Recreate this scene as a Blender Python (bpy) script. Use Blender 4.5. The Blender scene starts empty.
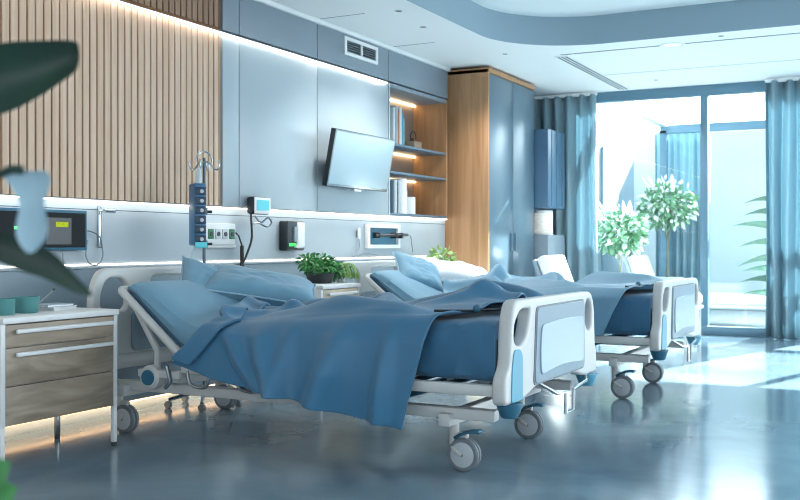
import bpy, bmesh, math, random
from mathutils import Vector, Matrix, noise, Euler
S = bpy.context.scene
COL = S.collection
PI = math.pi

# ------------------------------------------------------------------ materials
def lin(h):
    h = h.lstrip('#')
    r = [int(h[i:i+2], 16)/255 for i in (0, 2, 4)]
    return tuple((c/12.92 if c <= .04045 else ((c+.055)/1.055)**2.4) for c in r) + (1,)

def mat(name, col, rough=.5, metal=0., bump=0., bscale=40., var=0., vscale=6., emit=None, estr=0., spec=.5,
        trans=0., coat=0., stretch=None, sheen=0., alpha=1.):
    m = bpy.data.materials.new(name); m.use_nodes = True
    nt = m.node_tree; b = nt.nodes['Principled BSDF']
    c = lin(col) if isinstance(col, str) else col
    b.inputs['Base Color'].default_value = c
    b.inputs['Roughness'].default_value = rough
    b.inputs['Metallic'].default_value = metal
    b.inputs['Specular IOR Level'].default_value = spec
    b.inputs['Transmission Weight'].default_value = trans
    b.inputs['Coat Weight'].default_value = coat
    b.inputs['Sheen Weight'].default_value = sheen
    b.inputs['Alpha'].default_value = alpha
    if emit:
        b.inputs['Emission Color'].default_value = lin(emit) if isinstance(emit, str) else emit
        b.inputs['Emission Strength'].default_value = estr
    if bump or var:
        tc = nt.nodes.new('ShaderNodeTexCoord'); mp = nt.nodes.new('ShaderNodeMapping')
        nt.links.new(tc.outputs['Object'], mp.inputs['Vector'])
        if stretch: mp.inputs['Scale'].default_value = stretch
        if bump:
            n = nt.nodes.new('ShaderNodeTexNoise'); n.inputs['Scale'].default_value = bscale; n.inputs['Detail'].default_value = 4
            nt.links.new(mp.outputs['Vector'], n.inputs['Vector'])
            bp = nt.nodes.new('ShaderNodeBump'); bp.inputs['Strength'].default_value = bump; bp.inputs['Distance'].default_value = .01
            nt.links.new(n.outputs['Fac'], bp.inputs['Height']); nt.links.new(bp.outputs['Normal'], b.inputs['Normal'])
        if var:
            n2 = nt.nodes.new('ShaderNodeTexNoise'); n2.inputs['Scale'].default_value = vscale; n2.inputs['Detail'].default_value = 5
            nt.links.new(mp.outputs['Vector'], n2.inputs['Vector'])
            cr = nt.nodes.new('ShaderNodeValToRGB')
            cr.color_ramp.elements[0].position = .3; cr.color_ramp.elements[1].position = .7
            cr.color_ramp.elements[0].color = tuple(x*(1-var) for x in c[:3]) + (1,)
            cr.color_ramp.elements[1].color = tuple(min(1, x*(1+var)) for x in c[:3]) + (1,)
            nt.links.new(n2.outputs['Fac'], cr.inputs['Fac']); nt.links.new(cr.outputs['Color'], b.inputs['Base Color'])
    return m

M = {}
M['wall'] = mat('wall_paint', '#a5b2ba', .45, var=.03, vscale=2)
M['lower'] = mat('lower_panel', '#748793', .4, var=.03, vscale=2)
M['panel'] = mat('panel_lacquer', '#a9b8c0', .3, var=.02, vscale=2)
M['band'] = mat('band_lacquer', '#7f8d98', .4)
M['seam'] = mat('seam_dark', '#3a4a55', .6)
M['ceil'] = mat('ceiling_paint', '#e8eaea', .7)
M['tray'] = mat('tray_paint', '#dfe3e4', .7)
M['fascia'] = mat('fascia_paint', '#8fa5b1', .6)
M['white'] = mat('white_plastic', '#e4e6e6', .35)
M['cream'] = mat('bed_cream_metal', '#c6c8c7', .35)
M['greypl'] = mat('grey_panel', '#8094a2', .35)
M['plate'] = mat('plate_pale', '#a9bcc8', .25)
M['teal'] = mat('teal_plastic', '#5b9fb8', .35)
M['dteal'] = mat('dark_teal_plastic', '#2f6780', .4)
M['dark'] = mat('dark_plastic', '#1a242b', .35)
M['black'] = mat('black_cord', '#10151a', .4)
M['chrome'] = mat('chrome', '#c8d0d4', .15, 1.)
M['steel'] = mat('steel', '#8d979d', .3, .9)
M['dsteel'] = mat('dark_steel', '#59656d', .3, .8)
M['tyre'] = mat('tyre_grey', '#727c83', .5)
M['hub'] = mat('hub_grey', '#bbc3c8', .35)
M['sheet'] = mat('sheet_blue', '#6b98b0', .7, bump=.12, bscale=9, sheen=.2)
M['sheetd'] = mat('sheet_deep_blue', '#35698a', .75, bump=.2, bscale=7, sheen=.2)
M['blanket'] = mat('blanket_blue', '#3a7396', .46, bump=.05, bscale=6, sheen=.15)
M['blanket2'] = mat('blanket_pale_blue', '#6896b0', .5, bump=.05, bscale=6, sheen=.15)
M['pillow'] = mat('pillow_blue', '#6d9ab2', .7, bump=.15, bscale=8, sheen=.2)
M['pillow2'] = mat('pillow_pale', '#8fb0c4', .7, bump=.15, bscale=8, sheen=.2)
M['pillow3'] = mat('pillow_white', '#e9edf0', .7, bump=.15, bscale=8)
M['curtain'] = mat('curtain_fabric', '#9db9c4', .8, bump=.05, bscale=60, sheen=.2)
M['wardrobe'] = mat('wardrobe_blue', '#5d7584', .28)
M['tower'] = mat('tower_blue', '#4a6b86', .3)
M['led'] = mat('led_white', '#ffffff', .5, emit='#fff3e4', estr=2.2)
M['ledw'] = mat('led_warm', '#ffffff', .5, emit='#ffc890', estr=2)
M['lednic'] = mat('led_niche', '#ffffff', .5, emit='#ffd49a', estr=4)
M['lampw'] = mat('lamp_white', '#e8e8e4', .5, emit='#fff2df', estr=.12)
M['niche'] = mat('niche_back', '#8c8078', .5)
M['shelf'] = mat('shelf_slate', '#5f7889', .4)
M['green'] = mat('leaf_green', '#4a9150', .5, var=.35, vscale=20)
M['lgreen'] = mat('leaf_light_green', '#9cc078', .5, var=.3, vscale=14)
M['tgreen'] = mat('tree_green', '#6c9c74', .5, var=.35, vscale=12)
M['sgreen'] = mat('small_leaf_green', '#357a3c', .5, var=.3, vscale=20)
M['palm'] = mat('palm_green', '#3d6350', .5, var=.3, vscale=6)
M['dgreen'] = mat('leaf_dark_green', '#0d3024', .45, var=.3, vscale=8)
M['petal'] = mat('petal_white', '#f3f6f4', .6)
M['spathe'] = mat('spathe_blue_white', '#8fabb8', .5)
M['stem'] = mat('stem_brown', '#6b6a58', .7)
M['pot'] = mat('pot_dark', '#2c3438', .5)
M['potw'] = mat('pot_white', '#c9cfd2', .5)
M['mug'] = mat('mug_teal', '#4f8b8c', .35)
M['paper'] = mat('paper_white', '#e8eaea', .6)
M['frame'] = mat('window_frame_blue', '#64869a', .4, .2)
M['terr'] = mat('terrace_stone', '#b9bfc0', .7, var=.04, vscale=3)
M['ext'] = mat('exterior_render', '#d6e0e4', .8)
M['extb'] = mat('exterior_blue_grey', '#8397a3', .8)
M['extg'] = mat('exterior_grey', '#6f8796', .6)
M['screen'] = mat('tv_screen', '#8ea6b2', .3, .2, emit='#bcd6de', estr=.15)
M['scrdark'] = mat('monitor_dark', '#0c161b', .55, spec=.2)
M['lcd'] = mat('lcd_cyan', '#4fb7c4', .3, emit='#56c4cf', estr=.12)
M['lcdg'] = mat('lcd_green', '#25c040', .3, emit='#2fd04a', estr=.8)
M['lcdy'] = mat('lcd_yellow', '#b8c832', .3, emit='#c2d83c', estr=.5)
M['sockg'] = mat('socket_green', '#1c6e45', .4)
M['pump'] = mat('pump_blue', '#3c6f95', .35)
M['pumpf'] = mat('pump_face', '#1f3b52', .25)
M['clear'] = mat('clear_bag', '#cfe4ea', .1, alpha=.55)
M['pur'] = mat('blossom_purple', '#6a3c8c', .6)

def wood(name, c1, c2, rough=.45, scale=(1, 1, 1), grain=9., dist=3.):
    m = bpy.data.materials.new(name); m.use_nodes = True; nt = m.node_tree; b = nt.nodes['Principled BSDF']
    tc = nt.nodes.new('ShaderNodeTexCoord'); mp = nt.nodes.new('ShaderNodeMapping'); mp.inputs['Scale'].default_value = scale
    n = nt.nodes.new('ShaderNodeTexNoise'); n.inputs['Scale'].default_value = grain; n.inputs['Detail'].default_value = 6; n.inputs['Distortion'].default_value = dist
    cr = nt.nodes.new('ShaderNodeValToRGB'); cr.color_ramp.elements[0].color = lin(c1); cr.color_ramp.elements[1].color = lin(c2)
    cr.color_ramp.elements[0].position = .35; cr.color_ramp.elements[1].position = .65
    nt.links.new(tc.outputs['Object'], mp.inputs['Vector']); nt.links.new(mp.outputs['Vector'], n.inputs['Vector'])
    nt.links.new(n.outputs['Fac'], cr.inputs['Fac']); nt.links.new(cr.outputs['Color'], b.inputs['Base Color'])
    b.inputs['Roughness'].default_value = rough
    return m
M['slat'] = wood('slat_wood', '#c6a88d', '#d6bba2', .5, (3, 6, .25), 5, .5)
M['slat_shaded'] = wood('slat_shaded_wood', '#866851', '#987a61', .5, (3, 6, .25), 5, .5)  # slat wood with the shade above the light strip put into its colour
M['slatback'] = mat('slat_gap', '#8d633f', .8)
M['oak'] = wood('oak_panel', '#a57a54', '#bd9069', .45, (4, 4, .2), 5, .8)
M['walnut'] = wood('drawer_wood', '#857868', '#b3a390', .4, (1, .5, 3.2), 4, 1.2)

def floor_mat():
    m = bpy.data.materials.new('floor_polished'); m.use_nodes = True; nt = m.node_tree; b = nt.nodes['Principled BSDF']
    tc = nt.nodes.new('ShaderNodeTexCoord')
    n = nt.nodes.new('ShaderNodeTexNoise'); n.inputs['Scale'].default_value = 1.6; n.inputs['Detail'].default_value = 7; n.inputs['Distortion'].default_value = .6
    cr = nt.nodes.new('ShaderNodeValToRGB'); cr.color_ramp.elements[0].color = lin('#61798a'); cr.color_ramp.elements[1].color = lin('#8098a5')
    cr.color_ramp.elements[0].position = .3; cr.color_ramp.elements[1].position = .7
    r = nt.nodes.new('ShaderNodeMapRange'); r.inputs['To Min'].default_value = .09; r.inputs['To Max'].default_value = .2
    n2 = nt.nodes.new('ShaderNodeTexNoise'); n2.inputs['Scale'].default_value = 5; n2.inputs['Detail'].default_value = 4
    bp = nt.nodes.new('ShaderNodeBump'); bp.inputs['Strength'].default_value = .06; bp.inputs['Distance'].default_value = .02
    nt.links.new(tc.outputs['Object'], n.inputs['Vector']); nt.links.new(tc.outputs['Object'], n2.inputs['Vector'])
    nt.links.new(n.outputs['Fac'], cr.inputs['Fac']); nt.links.new(cr.outputs['Color'], b.inputs['Base Color'])
    nt.links.new(n.outputs['Fac'], r.inputs['Value']); nt.links.new(r.outputs['Result'], b.inputs['Roughness'])
    nt.links.new(n2.outputs['Fac'], bp.inputs['Height']); nt.links.new(bp.outputs['Normal'], b.inputs['Normal'])
    b.inputs['Specular IOR Level'].default_value = 1.0
    return m
M['floor'] = floor_mat()

def glass_mat():
    m = bpy.data.materials.new('window_glass'); m.use_nodes = True; nt = m.node_tree
    for n in list(nt.nodes): nt.nodes.remove(n)
    o = nt.nodes.new('ShaderNodeOutputMaterial'); mx = nt.nodes.new('ShaderNodeMixShader')
    t = nt.nodes.new('ShaderNodeBsdfTransparent'); t.inputs['Color'].default_value = (.90, .97, .99, 1)
    g = nt.nodes.new('ShaderNodeBsdfGlossy'); g.inputs['Roughness'].default_value = .02
    fr = nt.nodes.new('ShaderNodeFresnel'); fr.inputs['IOR'].default_value = 1.4
    nt.links.new(fr.outputs[0], mx.inputs[0]); nt.links.new(t.outputs[0], mx.inputs[1]); nt.links.new(g.outputs[0], mx.inputs[2]); nt.links.new(mx.outputs[0], o.inputs[0])
    return m
M['glass'] = glass_mat()

def cloth_through(m, w):
    nt = m.node_tree; b = nt.nodes['Principled BSDF']; o = nt.nodes['Material Output']
    t = nt.nodes.new('ShaderNodeBsdfTranslucent'); t.inputs['Color'].default_value = b.inputs['Base Color'].default_value
    mx = nt.nodes.new('ShaderNodeMixShader'); mx.inputs[0].default_value = w
    nt.links.new(b.outputs[0], mx.inputs[1]); nt.links.new(t.outputs[0], mx.inputs[2]); nt.links.new(mx.outputs[0], o.inputs[0])
cloth_through(M['curtain'], .42)
# ------------------------------------------------------------------ mesh builder
def catmull(P, k=5):
    o = []
    for i in range(len(P)-1):
        a, b, c, d = P[max(i-1, 0)], P[i], P[i+1], P[min(i+2, len(P)-1)]
        for j in range(k):
            t = j/k; o.append(.5*((2*b)+(c-a)*t+(2*a-5*b+4*c-d)*t*t+(3*b-a-3*c+d)*t**3))
    return o+[P[-1]]
class MB:
    def __init__(s): s.bm = bmesh.new()
    def box(s, lo, hi, bev=0., seg=2, rot=None, piv=None):
        lo = Vector(lo); hi = Vector(hi)
        r = bmesh.ops.create_cube(s.bm, size=1); vs = r['verts']; d = hi-lo; c = (hi+lo)/2
        for v in vs: v.co = Vector((v.co.x*d.x, v.co.y*d.y, v.co.z*d.z)) + c
        if bev > 0:
            es = list({e for v in vs for e in v.link_edges})
            rr = bmesh.ops.bevel(s.bm, geom=es, offset=min(bev, min(abs(d.x), abs(d.y), abs(d.z))*.45), segments=seg, affect='EDGES', profile=.5)
            vs = list({v for f in rr['faces'] for v in f.verts} | {v for v in vs if v.is_valid})
        if rot:
            R = Euler(rot).to_matrix(); p = Vector(piv) if piv else c
            for v in vs: v.co = R @ (v.co-p) + p
        return s
    def tube(s, pts, r, n=10, caps=True, closed=False):
        pts = [Vector(p) for p in pts]
        if not closed and n <= 8 and not isinstance(r, (list, tuple)) and r <= .0075 and 4 <= len(pts) < 16: pts = catmull(pts)
        rs = r if isinstance(r, (list, tuple)) else [r]*len(pts)
        rings = []; up = None
        for i, p in enumerate(pts):
            if closed: t = pts[(i+1) % len(pts)]-pts[i-1]
            else: t = pts[min(i+1, len(pts)-1)]-pts[max(i-1, 0)]
            t.normalize()
            if up is None: up = Vector((0, 0, 1)) if abs(t.z) < .9 else Vector((1, 0, 0))
            a = t.cross(up); 
            if a.length < 1e-5: a = t.cross(Vector((0, 1, 0)))
            a.normalize(); b = a.cross(t).normalized(); up = b
            rings.append([s.bm.verts.new(p+rs[i]*(a*math.cos(2*PI*k/n)+b*math.sin(2*PI*k/n))) for k in range(n)])
        m = len(rings)
        for i in range(m if closed else m-1):
            A = rings[i]; B = rings[(i+1) % m]
            for k in range(n): s.bm.faces.new((A[k], A[(k+1) % n], B[(k+1) % n], B[k]))
        if caps and not closed:
            s.bm.faces.new(rings[0][::-1]); s.bm.faces.new(rings[-1])
        return s
    def lathe(s, prof, c=(0, 0, 0), axis='Z', n=24):
        c = Vector(c); rings = []
        def pt(r, h, a):
            x, y = r*math.cos(a), r*math.sin(a)
            return c+{'Z': Vector((x, y, h)), 'Y': Vector((x, h, y)), 'X': Vector((h, x, y))}[axis]
        for r, h in prof:
            if r < 1e-6: rings.append([s.bm.verts.new(pt(0, h, 0))])
            else: rings.append([s.bm.verts.new(pt(r, h, 2*PI*k/n)) for k in range(n)])
        for A, B in zip(rings, rings[1:]):
            for k in range(n):
                q = [A[k % len(A)], A[(k+1) % len(A)], B[(k+1) % len(B)], B[k % len(B)]]
                q2 = []
                for v in q:
                    if v not in q2: q2.append(v)
                if len(q2) > 2: s.bm.faces.new(q2)
        return s
    def grid(s, P):
        V = [[s.bm.verts.new(p) for p in row] for row in P]
        for i in range(len(V)-1):
            for j in range(len(V[0])-1): s.bm.faces.new((V[i][j], V[i+1][j], V[i+1][j+1], V[i][j+1]))
        return s
    def poly(s, pts):
        s.bm.faces.new([s.bm.verts.new(p) for p in pts]); return s
    def plate(s, outlines, th, bev, mx):
        """filled 2D outlines (holes allowed), thickness th, placed by mx"""
        cu = bpy.data.curves.new('t', 'CURVE'); cu.dimensions = '2D'; cu.fill_mode = 'BOTH'; cu.extrude = max(th/2-bev, .0005); cu.bevel_depth = bev; cu.bevel_resolution = 2
        cu.offset = -bev
        for o in outlines:
            sp = cu.splines.new('POLY'); sp.points.add(len(o)-1); sp.use_cyclic_u = True
            for p, q in zip(sp.points, o): p.co = (q[0], q[1], 0, 1)
        ob = bpy.data.objects.new('t', cu); COL.objects.link(ob)
        dg = bpy.context.evaluated_depsgraph_get(); me = bpy.data.meshes.new_from_object(ob.evaluated_get(dg))
        me.transform(mx); s.bm.from_mesh(me)
        bpy.data.objects.remove(ob); bpy.data.curves.remove(cu); bpy.data.meshes.remove(me)
        return s
    def build(s, name, m, parent=None, smooth=True, loc=None):
        bmesh.ops.recalc_face_normals(s.bm, faces=s.bm.faces)
        me = bpy.data.meshes.new(name); s.bm.to_mesh(me); s.bm.free()
        me.materials.append(m)
        if smooth:
            me.polygons.foreach_set('use_smooth', [True]*len(me.polygons)); me.set_sharp_from_angle(angle=math.radians(38))
        o = bpy.data.objects.new(name, me); COL.objects.link(o)
        if parent: o.parent = parent
        if loc: o.location = loc
        return o

def tag(o, label, cat, group=None, kind=None):
    o['label'] = label; o['category'] = cat
    if group: o['group'] = group
    if kind: o['kind'] = kind
    return o
def thing(name, label, cat, loc=(0, 0, 0), rz=0., group=None):
    o = bpy.data.objects.new(name, None); COL.objects.link(o); o.location = loc; o.rotation_euler = (0, 0, rz); o.empty_display_size = .1
    return tag(o, label, cat, group)
def struct(o, label, cat='room'):
    o['kind'] = 'structure'; o['label'] = label; o['category'] = cat; return o
def dup(root, loc, label, rz=None, mats=None):
    def cp(o, par):
        c = o.copy(); COL.objects.link(c)
        if par: c.parent = par
        for ch in kids.get(o.name, []): cp(ch, c)
        return c
    kids = {}
    for o in list(COL.objects):
        if o.parent: kids.setdefault(o.parent.name, []).append(o)
    c = cp(root, None); c.location = loc; c['label'] = label
    if rz is not None: c.rotation_euler = (0, 0, rz)
    return c
def B(lo, hi, name, m, parent=None, bev=0.): return MB().box(lo, hi, bev).build(name, m, parent)
def lerp(a, b, t): return a+(b-a)*t
def interp(tab, x):
    if x <= tab[0][0]: return tab[0][1]
    for (a, b), (c, d) in zip(tab, tab[1:]):
        if x <= c:
            t = (x-a)/(c-a); return b+(d-b)*t
    return tab[-1][1]
def sinterp(tab, x, w=.06):
    return sum(interp(tab, x+w*k/3) for k in range(-3, 4))/7

# ------------------------------------------------------------------ camera
F = Vector((-.4633, .8862, 0)); R = Vector((.8862, .4633, 0)); CAM = Vector((3.78, 0, .9))
cd = bpy.data.cameras.new('camera'); cam = bpy.data.objects.new('camera', cd); COL.objects.link(cam)
cam.location = CAM; cam.rotation_euler = (PI/2, 0, math.atan2(.4633, .8862))
cd.sensor_width = 36; cd.lens = 36*994/800; cd.shift_y = -6/800; cd.clip_start = .05
cd.dof.use_dof = True; cd.dof.focus_distance = 4.1; cd.dof.aperture_fstop = 5.6
S.camera = cam

# ------------------------------------------------------------------ room shell
H = 2.475; YW = 10.12
struct(B((-.2, -2.5, -.12), (7, YW+.1, 0), 'floor', M['floor']), 'polished grey blue floor with window reflections', 'floor')
wl = MB().box((-.4, -2.5, 0), (0, 6.94, H+.5)).box((-.4, 8.05, 0), (0, YW, H+.5)).box((-.4, 6.94, 0), (0, 8.05, 1.125)).box((-.4, 6.94, 2.185), (0, 8.05, H+.5)).box((-.4, 6.94, 1.125), (-.3, 8.05, 2.185))
struct(wl.build('wall_left', M['wall']), 'long grey wall behind the bed heads', 'wall')
# ceiling with rounded tray opening
def rrect(x0, y0, x1, y1, r, n=12):
    o = []
    for cx, cy, a0 in ((x1-r, y1-r, 0), (x0+r, y1-r, PI/2), (x0+r, y0+r, PI), (x1-r, y0+r, 1.5*PI)):
        for k in range(n+1):
            a = a0+PI/2*k/n; o.append((cx+r*math.cos(a), cy+r*math.sin(a)))
    return o
hole = rrect(.84, -2.0, 6.3, 7.66, .75, 20)
c = MB().plate([[(-.2, -2.5), (7, -2.5), (7, YW+.1), (-.2, YW+.1)], hole], .03, 0.0, Matrix.Translation((0, 0, H+.015)))
struct(c.build('ceiling', M['ceil'], smooth=False), 'pale flat ceiling around the raised tray', 'ceiling')
fb = MB()
hin = rrect(.843, -1.997, 6.297, 7.657, .747, 20)
fb.grid([[Vector((p[0], p[1], z)) for p in hin+[hin[0]]] for z in (H-.001, 2.705)])
struct(fb.build('trim_1', M['fascia']), 'blue grey rounded fascia of the ceiling tray', 'fascia')
struct(B((.3, -2.4, 2.70), (6.8, 8.2, 2.75), 'ceiling_tray', M['tray']), 'white raised tray ceiling', 'ceiling')
gr = MB()
gr.box((1.13, 7.945, H-.002), (6.9, 7.965, H+.004)); struct(gr.build('trim_2', M['seam']), 'dark groove across the ceiling beside the tray', 'groove')
gr = MB().box((1.13, 9.09, H-.002), (6.9, 9.1, H+.004)); struct(gr.build('trim_3', M['fascia']), 'fine groove across the ceiling near the window', 'groove')
for k, y in enumerate((5.9, 7.0)):
    struct(B((.06, y, H-.001), (.42, y+.008, H+.004), 'trim_%d' % (4+k), M['seam']), ('short ceiling joint beside the wall vent', 'short ceiling joint above the bookshelf')[k], 'groove')
t = thing('ceiling_diffuser', 'long slotted white air diffuser in ceiling running towards the window', 'vent', (1.12, 8.0, H))
B((-.06, 0, -.006), (.06, 2.0, 0), 'frame', M['tray'], t)
for k in range(3): B((-.04+k*.033, .02, -.008), (-.026+k*.033, 1.98, -.004), 'slot', M['seam'], t)
struct(B((0, 4.86, H-.035), (.07, 8.08, H), 'trim_6', M['tray'], bev=.008), 'white cornice strip along the wall top', 'cornice')
# recessed spots
def pix_ceiling(x, y):
    d = (H-.9)*994/(244-y); p = CAM+d*F+(x-400)/994*d*R; return (p.x, p.y, H)
spot_labels = ['small dark ceiling spot nearest the upper edge of the photo', 'small dark ceiling spot second from the tray corner along wall', 'small dark ceiling spot just behind the tray corner',
               'small dark ceiling spot by the dark groove at right', 'small ceiling spot nearest the window header']
sp0 = None
for (x, y), l in zip(((398.6, 11), (423, 27), (505, 54), (721, 36), (656, 80)), spot_labels):
    if sp0 is None:
        sp0 = thing('ceiling_spot', l, 'spotlight', pix_ceiling(x, y), group='recessed ceiling spots')
        MB().lathe([(.022, 0), (.028, -.003), (.028, 0), (.03, .0)], n=20).build('trim_ring', M['white'], sp0)
        MB().lathe([(0, -.001), (.022, -.001)], n=20).build('lens', M['dark'], sp0)
    else: dup(sp0, pix_ceiling(x, y), l)
dl = thing('ceiling_downlight', 'round white downlight set on the dark ceiling groove', 'downlight', (2.05, 7.955, H))
MB().lathe([(.075, 0), (.09, -.008), (.1, 0)], n=28).build('ring', M['white'], dl)
MB().lathe([(0, -.004), (.075, -.004)], n=28).build('diffuser', M['lampw'], dl)

# left wall cladding
sb = MB(); sb2 = MB(); k = 0
y = -1.2
while y < 4.80:
    y1 = min(y+.0415, 4.81)
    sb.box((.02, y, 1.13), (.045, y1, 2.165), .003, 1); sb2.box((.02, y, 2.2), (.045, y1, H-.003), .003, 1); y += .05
sl = sb.build('slat_panel', M['slat']); struct(sl, 'vertical pale wood slat cladding at left of wall', 'cladding')
struct(sb2.build('slat_band', M['slat_shaded']), 'wood slats above the high light strip with shade painted in', 'cladding')
struct(B((0, -1.2, 1.13), (.034, 4.82, H), 'slat_backing', M['slatback']), 'brown backing between wood slats', 'cladding')
pan = [(4.825, 4.985), (4.993, 5.885), (5.893, 6.935)]
pl = ['narrow pale blue wall panel beside the wood slats', 'wide pale blue wall panel left of the television', 'wide pale blue wall panel behind the television']
for (a, b), l in zip(pan, pl): struct(B((0, a, 1.13), (.05, b, 2.165), 'wall_panel', M['panel'], bev=.003), l, 'wall panel')
for (a, b), l in zip([(4.825, 4.985), (4.993, 5.885), (5.893, 6.935), (6.943, 8.06)], ['narrow dark upper wall panel beside the wood slats', 'dark upper wall panel left of the vent', 'dark upper wall panel holding the vent', 'dark upper wall panel above the bookshelf']):
    struct(B((0, a, 2.195), (.05, b, H-.035), 'upper_panel', M['band'], bev=.003), l, 'wall panel')
struct(B((0, -1.2, 1.125), (.012, 6.94, 2.2), 'panel_backing', M['seam']), 'dark backing behind panel joints', 'wall')
struct(B((0, -1.2, .81), (.012, 8.08, 1.12), 'service_panel', M['wall']), 'pale grey service band above the bed heads', 'wall panel')
struct(B((0, -1.2, 1.075), (.0126, 8.08, 1.079), 'trim_7', M['seam']), 'thin joint line below the upper light strip', 'groove')
struct(B((0, -1.2, .068), (.05, 8.08, .775), 'lower_panel', M['lower'], bev=.004), 'blue grey lower wall panel behind the beds', 'wall panel')
struct(B((0, -1.2, .775), (.06, 8.08, .787), 'trim_8', M['wall'], bev=.002), 'pale ledge under the lower light strip', 'ledge')
def led(lo, hi, m, label):
    o = thing('led_strip', label, 'light strip', ((lo[0]+hi[0])/2, (lo[1]+hi[1])/2, lo[2])); L = Vector(o.location)
    MB().box(Vector(lo)-L, Vector(hi)-L).build('diffuser', m, o)
    MB().box(Vector((lo[0]-.002, lo[1], hi[2]))-L, Vector((hi[0]+.002, hi[1], hi[2]+.004))-L).build('channel', M['steel'], o)
    return o
led((.016, -1.2, 1.117), (.036, 8.07, 1.124), M['led'], 'long white light strip under the upper wall panels and slats')
led((.02, -1.2, .79), (.032, 8.07, .799), M['led'], 'long white light strip just above the bed heads')
led((.03, -1.2, 2.172), (.046, 6.93, 2.18), M['led'], 'white light strip high on wall above slats and panels')
led((.036, -1.2, .056), (.048, 8.07, .064), M['ledw'], 'warm light strip at floor level under wall panels')

# ------------------------------------------------------------------ wall vent
t = thing('wall_vent', 'white rectangular air vent with dark louvres high on wall', 'vent', (.05, 6.24, 2.285))
MB().plate([[(0, 0), (.5, 0), (.5, .135), (0, .135)], [(.03, .025), (.24, .025), (.24, .11), (.03, .11)], [(.26, .025), (.47, .025), (.47, .11), (.26, .11)]], .016, .002,
           Matrix(((0, 0, 1, .008), (1, 0, 0, 0), (0, 1, 0, 0), (0, 0, 0, 1)))).build('frame', M['white'], t)
B((0, .02, .02), (.003, .48, .115), 'backing', M['dark'], t)
lv = MB()
for a in (.03, .26):
    for k in range(5): lv.box((.003, a, .03+k*.017), (.011, a+.21, .034+k*.017))
lv.build('louvre', M['steel'], t)

# ------------------------------------------------------------------ niche bookshelf
NY0, NY1, ND = 6.945, 8.045, .05
t = thing('bookshelf', 'lit wooden bookshelf with slate shelves set beside the wardrobe', 'bookshelf', (0, NY0, 1.13))
w = NY1-NY0
B((-.29, 0, 0), (-.28, w, 1.05), 'back_panel', M['niche'], t)
B((-.28, w-.02, 0), (ND, w, 1.05), 'side_panel', M['oak'], t)
B((-.28, 0, 0), (ND, .018, 1.05), 'side_panel', M['panel'], t)
B((-.28, .018, 0), (ND, w-.02, .018), 'shelf', M['shelf'], t, .002)
for z in (.335, .56): B((-.28, .018, z), (ND, w-.02, z+.018), 'shelf', M['shelf'], t, .002)
B((-.28, .018, 1.02), (ND, w-.02, 1.05), 'top_panel', M['band'], t)
for z in (.322, .546, 1.005): B((-.27, .03, z), (-.25, w-.03, z+.01), 'light_strip', M['lednic'], t)
def book(y, th, h, d, col, label, z, lean=0.):
    o = thing('book', label, 'book', (-.16, NY0+y, 1.13+z), group=None)
    cm = mat('book_cover', col, .5)
    cv = MB()
    cv.box((.0, 0, 0), (d, .002, h)); cv.box((0, th-.002, 0), (d, th, h)); cv.tube([(d-.003, th/2, 0), (d-.003, th/2, h)], th/2, 10)
    cv.build('cover', cm, o); B((.006, .002, .004), (d-.004, th-.002, h-.004), 'pages', M['paper'], o)
    o.rotation_euler = (lean, 0, 0)
for y, th, h, c_, l in ((.1, .03, .29, '#c9d0d2', 'white book at the left of the top shelf row'), (.14, .035, .31, '#a7adb0', 'tall grey book second on the top shelf'), (.185, .02, .29, '#a8674a', 'thin rust brown book on the top shelf'),
                        (.215, .03, .3, '#d9dddd', 'thick white book beside the rust brown one'), (.255, .022, .26, '#4f9bb5', 'teal blue book on the top shelf'), (.285, .018, .22, '#7fb6c6', 'short pale blue book ending the top shelf row')):
    book(y, th, h, .19, c_, l, .578)
for y, th, h, c_, l in ((.1, .024, .26, '#5d7482', 'slate book at the left of the bottom shelf'), (.13, .03, .27, '#c2c9cc', 'light grey book second on the bottom shelf'), (.168, .018, .25, '#3d4a55', 'thin dark book on the bottom shelf'), (.194, .028, .27, '#aab8c0', 'blue grey book on the bottom shelf'),
                        (.232, .075, .285, '#e0e5e7', 'thick white binder in the bottom shelf row'), (.315, .03, .19, '#cfd6d9', 'short white book right of the thick binder'), (.352, .1, .14, '#d6dbdc', 'low wide white box file ending the bottom row')):
    book(y, th, h, .19, c_, l, .018)
t = thing('ornament', 'small dark wired ornament on wooden block on the top shelf', 'ornament', (-.1, NY0+.72, 1.13+.578))
B((-.05, -.07, 0), (.05, .07, .075), 'block', M['walnut'], t, .005)
MB().tube([(0, -.04, .075), (0, -.05, .12), (0, -.02, .16), (0, .02, .165), (0, .05, .13), (0, .05, .1)], .005, 8).build('loop', M['dark'], t)
MB().lathe([(0, 0), (.02, .005), (.015, .03), (0, .04)], (0, -.02, .075), n=16).build('knob', M['dark'], t)
t = thing('shelf_plant', 'tiny leafy plant in pale pot behind white binder on shelf', 'plant', (-.12, NY0+.5, 1.13+.158))
t.location.z = 1.13+.018; t.location.y = NY0+.56
MB().lathe([(0, 0), (.03, 0), (.04, .06), (.036, .06), (.03, .01), (0, .01)], n=18).build('pot', M['potw'], t)
lf = MB()
def leaf(mb, base, tip, wid, droop=0., n=6, nrm=None, cup=.25):
    base = Vector(base); tip = Vector(tip); ax = tip-base; L = ax.length
    side = ax.cross(nrm or Vector((0, 0, 1)))
    if side.length < 1e-5: side = Vector((1, 0, 0))
    side.normalize(); up = side.cross(ax).normalized()
    rows = []
    for i in range(n+1):
        s = i/n; wv = wid/2*math.sin(PI*min(1, .04+.96*s)**.8)**.9 if s < 1 else .0005
        c_ = base+ax*s+Vector((0, 0, -droop*s*s)); wv = max(wv, .0004)
        rows.append([c_-side*wv+up*wv*cup, c_, c_+side*wv+up*wv*cup])
    mb.grid(rows)
for k in range(7):
    a = k*2.4; leaf(lf, (0, 0, .05), (.05*math.cos(a), .06*math.sin(a), .12+.05*(k % 3)), .04, .01)
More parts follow.
